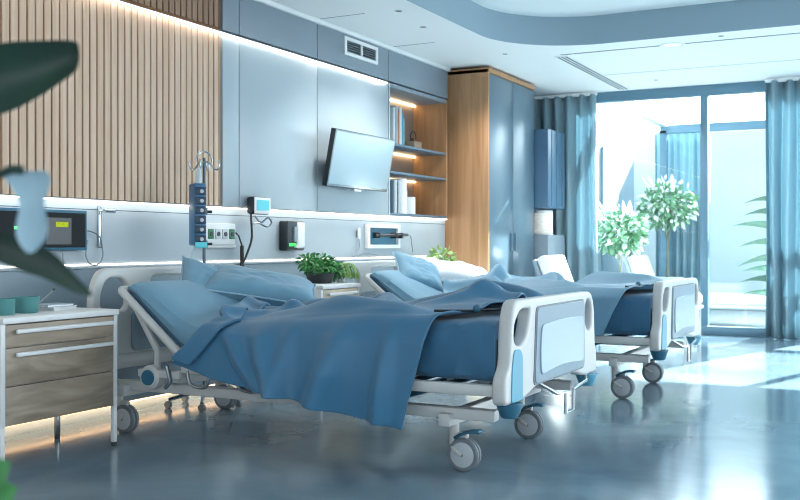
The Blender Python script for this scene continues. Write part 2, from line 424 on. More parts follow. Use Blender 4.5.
lf.build('foliage', M['lgreen'], t)

# ------------------------------------------------------------------ wardrobe and tower
t = thing('wardrobe', 'tall built-in wardrobe with oak side and glossy blue grey doors', 'wardrobe', (.004, 8.09, 0))
B((0, 0, 0), (.42, .03, 2.44), 'side_panel', M['oak'], t, .002)
B((0, .03, 0), (.4, 1.17, 2.44), 'body', M['band'], t)
B((0, .0, 2.41), (.43, 1.18, 2.452), 'top_trim', M['oak'], t, .002)
d1 = B((.4, .034, .05), (.42, .6, 2.405), 'door', M['wardrobe'], t, .003)
d2 = B((.4, .605, .05), (.42, 1.168, 2.405), 'door', M['wardrobe'], t, .003)
B((.42, .535, .83), (.432, .56, 1.0), 'handle', M['tower'], d1, .004); B((.42, .64, .83), (.432, .665, 1.0), 'handle', M['tower'], d2, .004)
t = thing('tower_cabinet', 'narrow blue cabinet tower between wardrobe and left curtain', 'cabinet', (.004, 9.3, 0))
B((0, 0, 0), (.55, .52, .99), 'lower_cabinet', M['band'], t, .004)
B((0, 0, .99), (.3, .52, 1.255), 'back_panel', M['greypl'], t)
u = B((0, 0, 1.255), (.55, .52, 2.03), 'upper_cabinet', M['tower'], t, .004)
for k in range(3): B((.55, .1+k*.16, 1.27), (.556, .108+k*.16, 2.02), 'door_groove', M['wardrobe'], u)
t = thing('table_lamp', 'white ribbed lantern lamp in the open gap of the blue tower', 'lamp', (.43, 9.52, .99))
MB().lathe([(0, 0), (.1, 0), (.1, .015), (0, .015)], n=28).build('base', M['white'], t)
rb = MB(); rb.lathe([(.09, .015), (.09, .22)]+[(0, .22)], n=32)
for k in range(10): rb.lathe([(.09, .02+k*.02), (.095, .03+k*.02), (.09, .04+k*.02)], n=32)
rb.build('lamp_shade', M['lampw'], t)
MB().lathe([(.092, .22), (.092, .245), (0, .25)], n=28).build('cap', M['white'], t)

# ------------------------------------------------------------------ curtains
def curtain(name, x0, x1, y, z0, z1, n, amp, label, m, par=None, rot=False, seed=0):
    rnd = random.Random(seed); N = n*10; rows = []
    ph = [rnd.uniform(.7, 1.3) for _ in range(n+2)]
    for j in range(15):
        z = lerp(z0, z1, j/14); row = []
        for i in range(N+1):
            u = i/N; k = u*n; a = amp*(ph[int(k)]*(1-(k % 1))+ph[int(k)+1]*(k % 1))*(1+.35*(1-j/14))
            xx = lerp(x0, x1, u)+.01*math.sin(k*2*PI*.37+z*1.5)
            yy = y+a*math.sin(k*2*PI)+.008*math.sin(z*3+k)
            row.append(Vector((xx, yy, z)) if not rot else Vector((yy, xx, z)))
        rows.append(row)
    t = thing(name, label, 'curtain', ((x0+x1)/2, y, z0) if not rot else (y, (x0+x1)/2, z0)); L = t.location
    o = MB().grid([[p-L for p in r] for r in rows]).build('fabric', m, t)
    md = o.modifiers.new('thick', 'SOLIDIFY'); md.thickness = .004
    if not rot: B((x0-L.x, -.015, z1-z0-.01), (x1-L.x, .015, z1-z0+.02), 'curtain_rail', M['white'], t)
    return t
curtain('curtain', .06, .84, 9.99, .02, 2.44, 6, .04, 'teal pleated curtain left of the window behind the cabinet tower', M['curtain'], seed=1)
curtain('curtain', 2.48, 2.96, 9.97, .015, 2.44, 4, .055, 'long teal pleated curtain at right side of the window', M['curtain'], seed=2)

# ------------------------------------------------------------------ window wall
struct(B((-.2, YW, 0), (.52, YW+.12, H), 'wall_back', M['wall']), 'short wall behind the left curtain', 'wall')
struct(B((5.5, YW, 0), (7, YW+.12, H), 'wall_back', M['wall']), 'wall beyond the right curtain', 'wall')
wf = MB()
wf.box((.52, YW, 2.375), (5.5, YW+.1, H), .004); wf.box((.52, YW, 0), (5.5, YW+.1, .085), .004)
wf.box((1.85, YW, .08), (1.92, YW+.1, 2.38), .004); wf.box((3.85, YW, .08), (3.92, YW+.1, 2.38), .004)
w1 = struct(wf.build('window_1', M['frame']), 'blue grey framed glass window wall onto the terrace', 'window')
B((.52, YW, .08), (.64, YW+.1, 2.38), 'jamb', M['white'], w1, .004)
B((.62, YW+.045, .08), (1.86, YW+.055, 2.38), 'pane', M['glass'], w1); B((1.91, YW+.045, .08), (3.86, YW+.055, 2.38), 'pane', M['glass'], w1); B((3.91, YW+.045, .08), (5.5, YW+.055, 2.38), 'pane', M['glass'], w1)

# ------------------------------------------------------------------ bed
BED = thing('hospital_bed', 'nearest hospital bed with deep blue mattress and cream footboard facing camera', 'bed', (.36, 3.97, 0), group='hospital beds along the wall')
TOP = [(.27, .73), (.34, .695), (.57, .545), (.75, .53), (1.1, .555), (1.5, .59), (2.02, .61)]
BOT = [(.21, .675), (.53, .43), (.62, .4), (2.02, .385)]
def ztop(x): return sinterp(TOP, x, .07)
def mattress(xend=2.02, off=0.):
    mb = MB(); P = []
    N = 60; yy = .53+off
    for i in range(N+1):
        s = i/N
        xt = lerp(.27-off, xend, s); xb = lerp(.215-off, xend, s); zt = ztop(xt)+off; zb = interp(BOT, xb)+off*3
        r = .035; ring = []
        def pt(y, tz):   # tz 0 bottom..1 top
            return Vector((lerp(xb, xt, tz), y, lerp(zb, zt, tz)))
        h = zt-zb; rr = r/max(h, .05)
        prof = [(-yy+.02, 0), (-yy, rr*.6), (-yy-.008, .5), (-yy, 1-rr), (-yy+r*.3, 1-rr*.35), (-yy+r, 1)]
        prof += [(y_, 1) for y_ in (-.4, -.25, -.1, .1, .25, .4)]
        prof += [(-a, b) for a, b in prof[5::-1]]
        for y_, tz in prof:
            p = pt(y_, tz)
            if tz == 1 and abs(y_) < .45:
                p.z += .006*noise.noise(Vector((p.x*6, p.y*6, 1)))
            elif 0 < tz < 1:   # hanging folds near the foot
                p.y += ((.009*math.sin(p.x*46+tz*6)+.007*math.sin(p.x*29-tz*5))*math.exp(-((p.x-1.85)/.3)**2))*(1 if y_ < 0 else -1)
            ring.append(p)
        P.append(ring)
    mb.grid(P)
    n = len(P[0])
    for row in (P[0], P[-1]): mb.poly(row)
    bmesh.ops.remove_doubles(mb.bm, verts=mb.bm.verts, dist=1e-5)
    return mb
mt = mattress().build('mattress', M['sheetd'], BED)
mattress(1.25, .005).build('fitted_sheet', M['sheet'], mt)
# headboard (y,z) plate
def yz(x, y0=0., z0=0.): return Matrix(((0, 0, 1, x), (1, 0, 0, y0), (0, 1, 0, z0), (0, 0, 0, 1)))
def rpoly(pts, r, n=6):
    o = []; m = len(pts)
    for i in range(m):
        p0, p, p1 = Vector(pts[i-1]), Vector(pts[i]), Vector(pts[(i+1) % m]); rr = r[i] if isinstance(r, (list, tuple)) else r
        a = (p0-p); b = (p1-p); q = min(rr, a.length*.48, b.length*.48); a = p+a.normalized()*q; b = p+b.normalized()*q
        for k in range(n+1):
            t_ = k/n; v = a*(1-t_)**2+p*2*t_*(1-t_)+b*t_*t_; o.append((v.x, v.y))
    return o
HW = .6
hd = MB().plate([rpoly([(-HW, .0), (HW, .0), (HW, .3), (HW-.05, .42), (-HW+.05, .42), (-HW, .3)], [.03, .03, .1, .12, .12, .1]),
                 rpoly([(-HW+.06, .22), (-HW+.24, .22), (-HW+.24, .34), (-HW+.2, .375), (-HW+.1, .375), (-HW+.06, .3)], .04),
                 rpoly([(HW-.06, .22), (HW-.06, .3), (HW-.1, .375), (HW-.2, .375), (HW-.24, .34), (HW-.24, .22)], .04),
                 rpoly([(-.2, .27), (.2, .27), (.2, .375), (-.2, .375)], .04)], .04, .012, yz(0, .05, .365)).build('headboard', M['cream'], BED)
MB().plate([rpoly([(-.34, 0), (.34, 0), (.34, .2), (-.34, .2)], .04)], .012, .004, yz(.024, .05, .38)).build('inner_panel', M['greypl'], hd)
B((-.012, -HW+.07, .3), (.02, HW+.03, .372), 'lower_rail', M['cream'], hd, .008)
# footboard
FX = 2.055
W = .575
near = [(-W, 0), (-W, .1), (-W+.03, .125), (-W+.05, .3), (-W+.1, .385)]
out = [(-W-.01, 0), (-W+.2, 0), (-.25, .035), (.25, .035), (W-.2, 0), (W, 0), (W, .1), (W-.025, .13), (W-.035, .3), (W-.08, .378), (-W+.09, .385), (-W+.055, .3), (-W+.04, .14), (-W-.01, .1)]
outr = [.03, .06, .2, .2, .06, .03, .03, .03, .1, .11, .13, .1, .03, .03]
h1 = rpoly([(-W+.085, .225), (-W+.15, .205), (-W+.215, .235), (-W+.265, .345), (-W+.15, .348), (-W+.085, .29)], [.03, .04, .05, .03, .06, .05])
h2 = rpoly([(W-.165, .34), (W-.19, .25), (W-.13, .195), (W-.085, .215), (W-.075, .29), (W-.105, .345)], .035)
ft = MB().plate([rpoly(out, outr), h1, h2], .055, .013, yz(FX, 0, .305)).build('footboard', M['cream'], BED)
MB().plate([rpoly([(-W+.285, .04), (W-.205, .04), (W-.205, .35), (-W+.315, .35)], .03)], .006, .002, yz(FX+.028, 0, .305)).build('panel_seam', M['tyre'], ft)  # dark underlay plate that shows as the seam round the inner panel
MB().plate([rpoly([(-W+.293, .047), (W-.212, .047), (W-.212, .343), (-W+.322, .343)], .03)], .01, .003, yz(FX+.03, 0, .305)).build('inner_panel', M['greypl'], ft)
MB().plate([rpoly([(-W+.352, .075), (0.04, .095), (W-.25, .075), (W-.238, .18), (W-.25, .275), (.04, .285), (-W+.362, .275), (-W+.342, .18)], [.03, .3, .03, .1, .03, .3, .03, .1])], .01, .003, yz(FX+.036, 0, .305)).build('center_plate', M['plate'], ft)
MB().plate([rpoly([(-W+.045, .004), (-W+.165, .004), (-W+.165, .17), (-W+.14, .2), (-W+.075, .2), (-W+.055, .13)], .02)], .01, .003, yz(FX+.027, 0, .305)).build('side_stripe', M['teal'], ft)
for s in (-1, 1):
    MB().lathe([(0, -.055), (.03, -.055), (.036, -.045), (.05, -.008), (.05, 0), (0, 0)], (FX+.005, s*(W-.09), .305), n=24).build('corner_bumper', M['dteal'] if s < 0 else M['teal'], BED)
# platform, rails
for s in (-1, 1):
    MB().box((.56, s*.55-.02, .335), (2.06, s*.55+.02, .378), .008).build('side_rail', M['cream'], BED)
    a = Vector((.2, s*.55, .69)); b_ = Vector((.56, s*.55, .40))
    MB().tube([a+Vector((.0, 0, 0)), lerp(a, b_, .5), b_], .019, 8).build('backrest_rail', M['cream'], BED)
    MB().box((.12, s*.46-.025, .225), (2.0, s*.46+.025, .27), .008).build('base_rail', M['cream'], BED)
    MB().tube([(.28, s*.53, .60), (.38, s*.51, .42), (.36, s*.49, .33)], .016, 8).build('backrest_strut', M['cream'], BED)
bf = MB().tube([(.2, -.55, .69), (.2, .55, .69)], .019, 8)
bf.build('backrest_crossbar', M['cream'], BED)
for k in range(9): 
    x = .62+k*.165; MB().box((x, -.53, .345), (x+.06, .53, .362), .004).build('slat', M['steel'], BED)
for x in (.14, 1.78): MB().box((x, -.52, .20), (x+.05, .52, .25), .006).build('cross_member', M['cream'], BED)
for s in (-1, 1):
    MB().tube([(.75, s*.38, .25), (1.0, s*.38, .35)], .018, 8).build('lift_arm', M['dteal'], BED)
    MB().tube([(1.45, s*.38, .25), (1.75, s*.38, .35)], .018, 8).build('lift_arm', M['dteal'], BED)
MB().tube([(.5, -.1, .28), (.85, -.1, .29)], .035, 14).build('motor', M['dark'], BED)
ac = MB().box((.28, -.53, .30), (.52, -.47, .335), .006).build('actuator_bracket', M['cream'], BED)
MB().lathe([(0, -.03), (.045, -.03), (.055, -.02), (.055, .02), (.045, .03), (0, .03)], (.35, -.51, .30), 'Y', 28).build('roller', M['cream'], ac)
MB().lathe([(0, -.037), (.034, -.036), (.036, -.028), (0, -.028)], (.35, -.51, .30), 'Y', 28).build('roller_cap', M['dteal'], ac)
MB().tube([(.46, -.54, .36), (.48, -.54, .29), (.45, -.54, .26)], .01, 8).build('link', M['steel'], ac)
for x in (.6, .86):
    MB().tube([(x, -.57, .35), (x+.02, -.57, .29), (x+.1, -.57, .285), (x+.12, -.57, .35)], .007, 8).build('accessory_hook', M['steel'], BED)
MB().tube([(2.02, -.1, .34), (2.1, -.05, .285), (2.12, .0, .285), (2.12, .0, .20), (2.12, .1, .20), (2.12, .1, .285), (2.1, .35, .29), (2.05, .5, .31)], .0078, 8).build('drainage_bracket', M['chrome'], BED)
def castor(x, y, ang, pedal=True):
    c = thing('castor', '', '', (x, y, 0)); del c['label']; del c['category']; c.parent = BED; c.rotation_euler = (0, 0, ang)
    R_ = .067
    f = MB().tube([(-.045, 0, .23), (-.045, 0, .085)], [.023, .02], 14); f.tube([(-.045, 0, .13), (-.015, 0, .142), (.015, 0, .14)], .013, 10)
    for q in (-.03, .03): f.tube([(-.045, q*.5, .095), (-.03, q, .085), (0, q, R_)], .008, 8)
    f.box((-.072, -.03, .19), (-.018, .03, .25), .008)
    f.build('fork', M['cream'], c)
    for s in (-1, 1):
        MB().lathe([(.05, s*.022), (R_-.006, s*.022), (R_, s*.017), (R_, s*.005), (R_-.006, s*.002), (.03, s*.002)], (0, 0, R_), 'Y', 36).build('wheel', M['tyre'], c)
        MB().lathe([(0, s*.027), (.036, s*.026), (.05, s*.022), (.052, s*.018), (0, s*.018)], (0, 0, R_), 'Y', 32).build('hub_cap', M['hub'], c)
    MB().tube([(0, -.03, R_), (0, .03, R_)], .007, 10).build('axle', M['steel'], c)
    if pedal:
        pts = [Vector((-.035, 0, .13)), Vector((-.01, 0, .146)), Vector((.02, 0, .158)), Vector((.05, 0, .162)), Vector((.07, 0, .16))]
        pb = MB(); 
        for a, b_ in zip(pts, pts[1:]): pb.box((0, -.022, -.006), ((b_-a).length+.004, .022, .006), .004)
        pb.bm.free(); pb = MB()
        rows = [[p+Vector((0, sy*.022, 0)) for sy in (-1, -.5, .5, 1)] for p in pts]; pb.grid(rows)
        o = pb.build('brake_pedal', M['dteal'], c); md = o.modifiers.new('t', 'SOLIDIFY'); md.thickness = .012; md.offset = 0
    return c
castor(.06, -.37, 0, False); castor(.06, .40, 0, False); castor(1.82, -.36, 0); castor(1.82, .38, 0)

bed2 = dup(BED, (.425, 6.1, 0), 'second hospital bed further back with footboard in front of the window')

# ------------------------------------------------------------------ blankets
def blanket(loc, seed, label, ridges, m, near_tab, foot_near, foot_far, head_tab, extra=0.):
    NU, NV = 130, 150; half = .56; r = .045; P = []
    hf = .16
    for j in range(NV+1):
        v = j/NV; row = []
        for i in range(NU+1):
            u = i/NU
            # rough x for hang length
            if v < .1: q = (.1-v)/.1*hf; side = 1; yy = half
            elif v < .62: t_ = (v-.1)/.52; yy = lerp(half-r, -half+r, t_); q = 0; side = 0
            else: q = (v-.62)/.38; side = -1
            if side == -1: ynorm = -half-q*.3
            elif side == 1: ynorm = half
            else: ynorm = yy
            hx = interp(head_tab, ynorm); fx = interp([(-half-.3, foot_near-.11), (-half, foot_near), (-half*.6, lerp(foot_near, foot_far, .35)), (half, foot_far)], ynorm)
            fx += .012*noise.noise(Vector((ynorm*7, seed, 0)))
            x = lerp(hx, fx, u)
            zt = ztop(x)+.018+extra
            n1 = noise.noise(Vector((x*2.6+seed, ynorm*3.5, seed)))*.032+noise.noise(Vector((x*6+seed, ynorm*9, seed)))*.009
            rg = 0
            for (x0, y0, x1, y1, h, w_) in ridges:
                d = Vector((x1-x0, y1-y0)); L2 = d.length_squared; tt = ((x-x0)*d.x+(ynorm-y0)*d.y)/L2
                tc = max(0, min(1, tt)); dist = math.hypot(x-x0-d.x*tc, ynorm-y0-d.y*tc)
                rg += 1.6*h*math.exp(-(dist/w_)**2)*(math.sin(PI*min(max(tt, .0), 1))**.5 if 0 < tt < 1 else 0.)
            bump = max(0, n1+.012)+rg
            edge = .022*math.exp(-((u*(fx-hx))/.035)**2)+.008*math.exp(-(((1-u)*(fx-hx))/.03)**2)
            bump += edge
            if side == 0:
                e = 1-max(0, (abs(yy)-(half-.12))/.12)*.45
                p = Vector((x, yy, zt+bump*e))
            else:
                zb = interp(near_tab, x) if side < 0 else zt-hf
                Lh = max(zt-zb, .05); s_ = q if side < 0 else q/hf
                arc = s_*(Lh-r+r*PI/2)
                if arc < r*PI/2:
                    a = arc/r; y_ = (half-r)+r*math.sin(a); z_ = zt-r*(1-math.cos(a))
                else: y_ = half; z_ = zt-r-(arc-r*PI/2)
                f = 0
                for (fx0, sl, am, w_) in ((.78, .25, .018, .035), (.98, .12, .03, .045), (1.16, -.05, .02, .035), (1.42, -.12, .035, .06), (1.62, -.05, .02, .03)):
                    f += 2.0*am*math.exp(-((x-fx0-sl*s_)/w_)**2)
                f += .02*noise.noise(Vector((x*4+seed, s_*1.2, seed+3)))
                out_ = f*min(1, s_*1.6)+.045*math.sin(min(1, s_)*PI*.6)+.015
                y_ += max(out_*min(1, s_*4), .004)
                p = Vector((x+.02*s_*noise.noise(Vector((x*3, seed, s_))), side*-1*-y_ if side < 0 else y_, z_+bump*(1-s_)**2*.55))
            row.append(p)
        P.append(row)
    o = MB().grid(P).build('blanket', m)
    if seed < 2:
        c0 = [[p+Vector((-.004 if i < 3 else 0, -.016 if P[j][i].y < 0 and P[j][i].z < ztop(P[j][i].x)+.01 else 0, .012 if i > 0 else .002)) for i, p in enumerate(P[j][:13])] for j in range(8, NV-2)]
        cf = MB().grid(c0).build('turned_cuff', m, o); mc = cf.modifiers.new('s', 'SMOOTH'); mc.iterations = 3; mc.factor = .4; mc = cf.modifiers.new('t', 'SOLIDIFY'); mc.thickness = .012; mc.offset = 1
    o.location = loc; md = o.modifiers.new('t', 'SOLIDIFY'); md.thickness = .009; md.offset = 1
    sm = o.modifiers.new('s', 'SMOOTH'); sm.factor = .5; sm.iterations = 2
    o.modifiers.move(1, 0)
    tag(o, label, 'blanket', 'blue blankets on the beds')
    return o
rid1 = [(.5, -.05, 1.1, -.25, .03, .05), (.7, .1, 1.25, -.05, .04, .06), (.85, -.3, 1.7, -.45, .035, .09), (1.05, .5, 1.35, -.2, .04, .06), (1.3, .15, 1.95, .1, .035, .06),
        (1.25, .55, 1.9, .4, .06, .07), (1.5, -.15, 1.85, .3, .03, .05), (.7, -.5, .95, -.1, .025, .04)]
near1 = [(.5, .43), (.56, .385), (.77, .335), (1.2, .27), (1.66, .195), (1.8, .185)]
head1 = [(-.86, .55), (-.7, .66), (-.56, .76), (-.4, .68), (-.15, .58), (.2, .52), (.7, .5)]
blanket((.36, 3.97, 0), 1.0, 'rumpled deep blue blanket draped over the near side of the nearest bed', rid1, M['blanket'], near1, 1.79, 1.93, head1)
rid2 = [(.6, .3, 1.3, .1, .05, .06), (.8, -.2, 1.6, -.4, .04, .08), (.9, .5, 1.4, .0, .05, .06), (1.3, .4, 1.9, .2, .05, .07), (.55, -.4, 1.0, -.2, .06, .05), (.7, .0, .9, .5, .07, .06)]
near2 = [(.5, .47), (.8, .45), (1.3, .41), (1.7, .38), (1.95, .4)]
blanket((.425, 6.1, 0), 5.0, 'crumpled blue blanket covering the second bed further back', rid2, M['blanket2'], near2, 1.9, 1.95, head1, .01)

# ------------------------------------------------------------------ pillows
def axes(u, n):
    u = Vector(u).normalized(); n = Vector(n); v = n.cross(u).normalized(); n = u.cross(v)
    return Matrix((u, v, n)).transposed().to_euler()
Z = Vector((0, 0, 1))
def pillow(loc, rot, L, Wd, T, m, label, seed):
    N = 26; mb = MB()
    for sg in (1, -1):
        P = []
        for i in range(N+1):
            a = -1+2*i/N; row = []
            for j in range(N+1):
                b_ = -1+2*j/N
                px = L/2*a*(1-.06*(1-b_*b_)); py = Wd/2*b_*(1-.08*(1-a*a))
                h = T/2*((1-a**4)*(1-b_**4))**.55
                wr = noise.noise(Vector((px*9+seed, py*9, seed+sg)))*.012+abs(noise.noise(Vector((a*3+seed, b_*3, sg))))*.015*(1-abs(a)**3)
                row.append(Vector((px, py, sg*(h+wr*min(1, h/(T*.3))))))
            P.append(row)
        mb.grid(P)
    bmesh.ops.remove_doubles(mb.bm, verts=mb.bm.verts, dist=.0008)
    o = mb.build('pillow', m); o.location = loc; o.rotation_euler = rot
    tag(o, label, 'pillow', None)
    sm = o.modifiers.new('s', 'SUBSURF'); sm.levels = 1; sm.render_levels = 1
    ring = [(L/2*a*(1-.06*(1-b_*b_)), Wd/2*b_*(1-.08*(1-a*a)), 0) for a, b_ in [(-1+2*k/20, -1) for k in range(20)]+[(1, -1+2*k/20) for k in range(20)]+[(1-2*k/20, 1) for k in range(20)]+[(-1, 1-2*k/20) for k in range(20)]]
    pp = MB().tube(ring, .005, 6, closed=True).build('piping', M['pillow2'] if m != M['pillow3'] else M['paper'], o)
    return o
def W3(px, py, d):   # point seen at pixel (px,py) at depth d
    return CAM+d*F+(px-400)/994*d*R+Vector((0, 0, (244-py)/994*d))
pillow((.665, 3.95, .672), axes(R*.8+F*.35-Z*.38, -F*.55+Z*.8-R*.1), .36, .34, .11, M['pillow'], 'blue pillow propped up at left behind the other on nearest bed', 2)
pillow((.835, 4.12, .682), axes(R*.95+F*.18-Z*.16, -F*.28+Z*.93), .58, .34, .13, M['pillow'], 'long plump blue pillow lying across the nearest bed', 7)
pillow((.78, 6.02, .70), axes(R*.8+F*.35-Z*.3, -F*.55+Z*.8-R*.1), .36, .34, .11, M['pillow'], 'blue grey pillow propped on the second bed', 11)
pillow((.88, 6.36, .68), axes(R*.95+F*.18-Z*.14, -F*.25+Z*.93), .6, .38, .15, M['pillow3'], 'bright white pillow on the second bed', 15)

# cords across the feet of the beds
def cord(pts, knobs, label):
    t = thing('strap_cord', label, 'cord', pts[0]); L = Vector(pts[0])
    MB().tube([Vector(p)-L for p in pts], .005, 8).build('cord', M['black'], t)
    for k in knobs: MB().lathe([(0, -.016), (.012, -.012), (.017, 0), (.012, .012), (0, .016)], Vector(k)-L, 'X', 14).build('knob', M['dteal'], t)
    return t
cord([(.36+1.74, 3.5, .64), (.36+1.86, 3.62, .637), (.36+1.93, 3.85, .636), (.36+1.99, 4.1, .634), (2.38, 4.35, .635)], [(.36+1.87, 3.62, .645)], 'black cord with dark knob across the foot of nearest bed')
cord([(2.3, 5.6, .66), (2.33, 5.85, .66), (2.35, 6.1, .655), (2.38, 6.5, .65)], [(2.32, 5.8, .665), (2.38, 6.4, .66)], 'black cord with two knobs across the foot of second bed')

# ------------------------------------------------------------------ nightstands
def nightstand(loc, label, m, w_=.59, h=.61):
    t = thing('nightstand', label, 'nightstand', loc, group='bedside cabinets')
    d = .39
    # local: x 0..d (front at d), y 0..w
    b = MB(); b.box((0, 0, h-.025), (d+.012, w_, h), .004); b.build('top', M['white'], t)
    for y in (0, w_-.022): MB().box((0, y, .18), (d, y+.022, h-.025), .002).build('side_panel', M['white'], t)
    B((0, .022, .18), (d-.02, w_-.022, h-.03), 'body', M['white'], t)
    z = [.182, .33, .475, h-.027]
    zz = [(.182, .335), (.339, .488), (.492, h-.03)]
    for k, (a, b_) in enumerate(zz):
        f = B((d-.02, .025, a), (d-.001, w_-.025, b_), 'drawer', m, t, .002)
        if k > 0: MB().box((d+.012, .06, b_-.035), (d+.026, w_-.045, b_-.018), .004).box((d-.002, .09, b_-.032), (d+.014, .105, b_-.022)).box((d-.002, w_-.105, b_-.032), (d+.014, w_-.09, b_-.022)).build('handle', M['white'], f)
    for x in (.02, d-.022):
        for y in (0, w_-.02):
            l = MB().box((x, y, .018), (x+.02, y+.02, .182), .002).build('leg', M['white'] if x > .1 else M['steel'], t)
            MB().lathe([(0, 0), (.013, 0), (.013, .018), (0, .018)], (x+.01, y+.01, 0), n=12).build('foot', M['dark'], l)
    return t
ns = nightstand((.215, 2.715, 0), 'wood fronted white nightstand nearest camera holding teal cups', M['walnut'], .635)
M['walnut2'] = wood('drawer_pale_wood', '#c2b59f', '#dccfba', .4, (1, .5, 3.2), 4, 1.2)
ns2 = nightstand((.2, 5.08, 0), 'white nightstand between the two beds under the bushy plant', M['walnut2'], .46, .65)
ns3 = dup(ns2, (.2, 7.25, 0), 'white nightstand beyond the second bed beside the oak wardrobe')

# things on nightstand
def cup(loc, r, h, label):
    t = thing('cup', label, 'cup', loc)
    MB().lathe([(0, 0), (r*.82, 0), (r*.9, .006), (r, h), (r-.004, h), (r*.86, .008), (0, .008)], n=28).build('body', M['mug'], t)
    return t
cup((.44, 2.985, .61), .055, .068, 'wide teal cup beside the papers on the nearest nightstand')
cup((.47, 2.845, .61), .045, .068, 'teal cup at far left edge of the nearest nightstand')
def flatbook(loc, sx, sy, h, rz, label, c_):
    t = thing('booklet', label, 'booklet', loc, rz)
    B((0, 0, .0), (sx, sy, .003), 'cover', c_, t); B((.004, .004, .003), (sx-.002, sy-.004, h-.003), 'pages', M['paper'], t); B((0, 0, h-.003), (sx, sy, h), 'cover', c_, t, .001)
flatbook((.33, 3.1, .61), .13, .16, .016, .15, 'white booklet lying at bottom of pile on nearest nightstand', M['paper'])
flatbook((.335, 3.1, .626), .12, .14, .012, -.1, 'pale grey booklet lying on the white booklet', M['plate'])
t = thing('pen', 'thin slanted pen standing over the booklets on nearest nightstand', 'pen', (.36, 3.13, .638))
MB().tube([(0, 0, .003), (.0, .075, .055)], .0035, 8).build('barrel', M['steel'], t); MB().tube([(0, .075, .055), (0, .085, .062)], .0042, 8).build('cap', M['dark'], t)

# bushy plant
def bush(mb, c, R_, n, size, seed, squash=1., mid=.2):
    rnd = random.Random(seed); c = Vector(c)
    for k in range(n):
        d = Vector((rnd.gauss(0, 1), rnd.gauss(0, 1), rnd.gauss(0, 1))).normalized(); rr = R_*(rnd.random()**.4)
        p = c+Vector((d.x*rr, d.y*rr, d.z*rr*squash)); e = (d+Vector((rnd.gauss(0, .5), rnd.gauss(0, .5), rnd.gauss(0, .5)-.1))).normalized()*size*rnd.uniform(.6, 1.3)
        leaf(mb, p, p+e, size*.6, size*.15, 4, Vector((rnd.gauss(0, 1), rnd.gauss(0, 1), 1)))
t = thing('potted_plant', 'bushy green plant in dark pot on the nightstand between beds', 'plant', (.38, 5.4, .65))
MB().lathe([(0, 0), (.075, 0), (.095, .06), (.1, .065), (.09, .065), (.085, .05), (0, .05)], n=28).build('pot', M['pot'], t)
mb = MB(); bush(mb, (0, 0, .11), .12, 420, .032, 3, .5); bush(mb, (.04, .13, .08), .09, 200, .03, 4, .6); bush(mb, (-.02, -.1, .14), .07, 130, .03, 5, .7)
mb.build('foliage', M['green'], t)
mb = MB()
rnd = random.Random(5)
for k in range(12):
    a = rnd.uniform(-1, 1.8); p = Vector((.06+.05*rnd.random(), .06+.12*rnd.random(), .12)); mb.tube([p, p+Vector((.04, .02, .0)), p+Vector((.06, .03, -.05)), p+Vector((.065, .03, -.1+.03*rnd.random()))], .004, 5)
    leaf(mb, p+Vector((.06, .03, -.05)), p+Vector((.07, .05, -.1)), .03, 0, 4)
mb.build('trailing_stems', M['lgreen'], t)
t = thing('potted_plant', 'small pale plant on nightstand behind the second bed', 'plant', (.3, 7.4, .65))
MB().lathe([(0, 0), (.05, 0), (.065, .06), (.058, .06), (.05, .01), (0, .01)], n=22).build('pot', M['potw'], t)
mb = MB(); bush(mb, (0, 0, .13), .1, 120, .05, 9, .8); mb.build('foliage', M['lgreen'], t)

# ------------------------------------------------------------------ wall equipment
# wall monitor at left
t = thing('wall_monitor', 'black recessed wall monitor with green readouts above nearest nightstand', 'monitor', (.012, 3.1, .868))
B((0, 0, 0), (.05, .61, .2), 'housing', M['dteal'], t, .006)
s_ = B((.05, .015, .015), (.053, .595, .185), 'screen', M['scrdark'], t)
B((.053, .40, .115), (.0545, .48, .14), 'readout', M['lcdy'], s_)
B((.053, .15, .10), (.0545, .2, .115), 'readout', M['lcdg'], s_)
B((.053, .34, .03), (.0545, .5, .16), 'module', M['dark'], s_)
t = thing('suction_hose', 'chrome wall hook with looped thin hose beside the black monitor', 'hose', (.012, 3.84, .9))
B((0, -.012, -.02), (.012, .012, .2), 'bracket', M['chrome'], t, .003)
MB().tube([(0, 0, .17), (.06, 0, .17)], .006, 8).tube([(.06, -.02, .17), (.06, .05, .17)], .01, 8).build('hook', M['chrome'], t)
pts = [(.03, -.27, -.12), (.03, -.27, 0)]+[(.03, -.14+.13*math.cos(PI-k*PI/12), .01+.06*math.sin(PI-k*PI/12)) for k in range(13)]+[(.03, -.06+.06*math.cos(k*PI/10), -.05-.06*math.sin(k*PI/10)) for k in range(11)]+[(.03, -.11, .02)]
MB().tube(pts, .004, 8).build('hose', M['steel'], t)
# socket rail by the IV pole
t = thing('socket_panel', 'white wall socket panel with green outlets right of the IV pole', 'socket panel', (.012, 4.66, .895))
B((0, 0, 0), (.04, .29, .13), 'housing', M['white'], t, .006); B((0, -.02, -.02), (.03, .31, 0), 'rail', M['cream'], t, .004)
for k in range(4):
    MB().box((.04, .02+k*.068, .035), (.046, .07+k*.068, .095), .004).build('outlet', M['sockg'] if k in (0, 3) else M['hub'], t)
    MB().lathe([(0, 0), (.014, 0), (.014, .004), (0, .004)], (.046, .045+k*.068, .065), 'X', 14).build('socket', M['dark'], t)
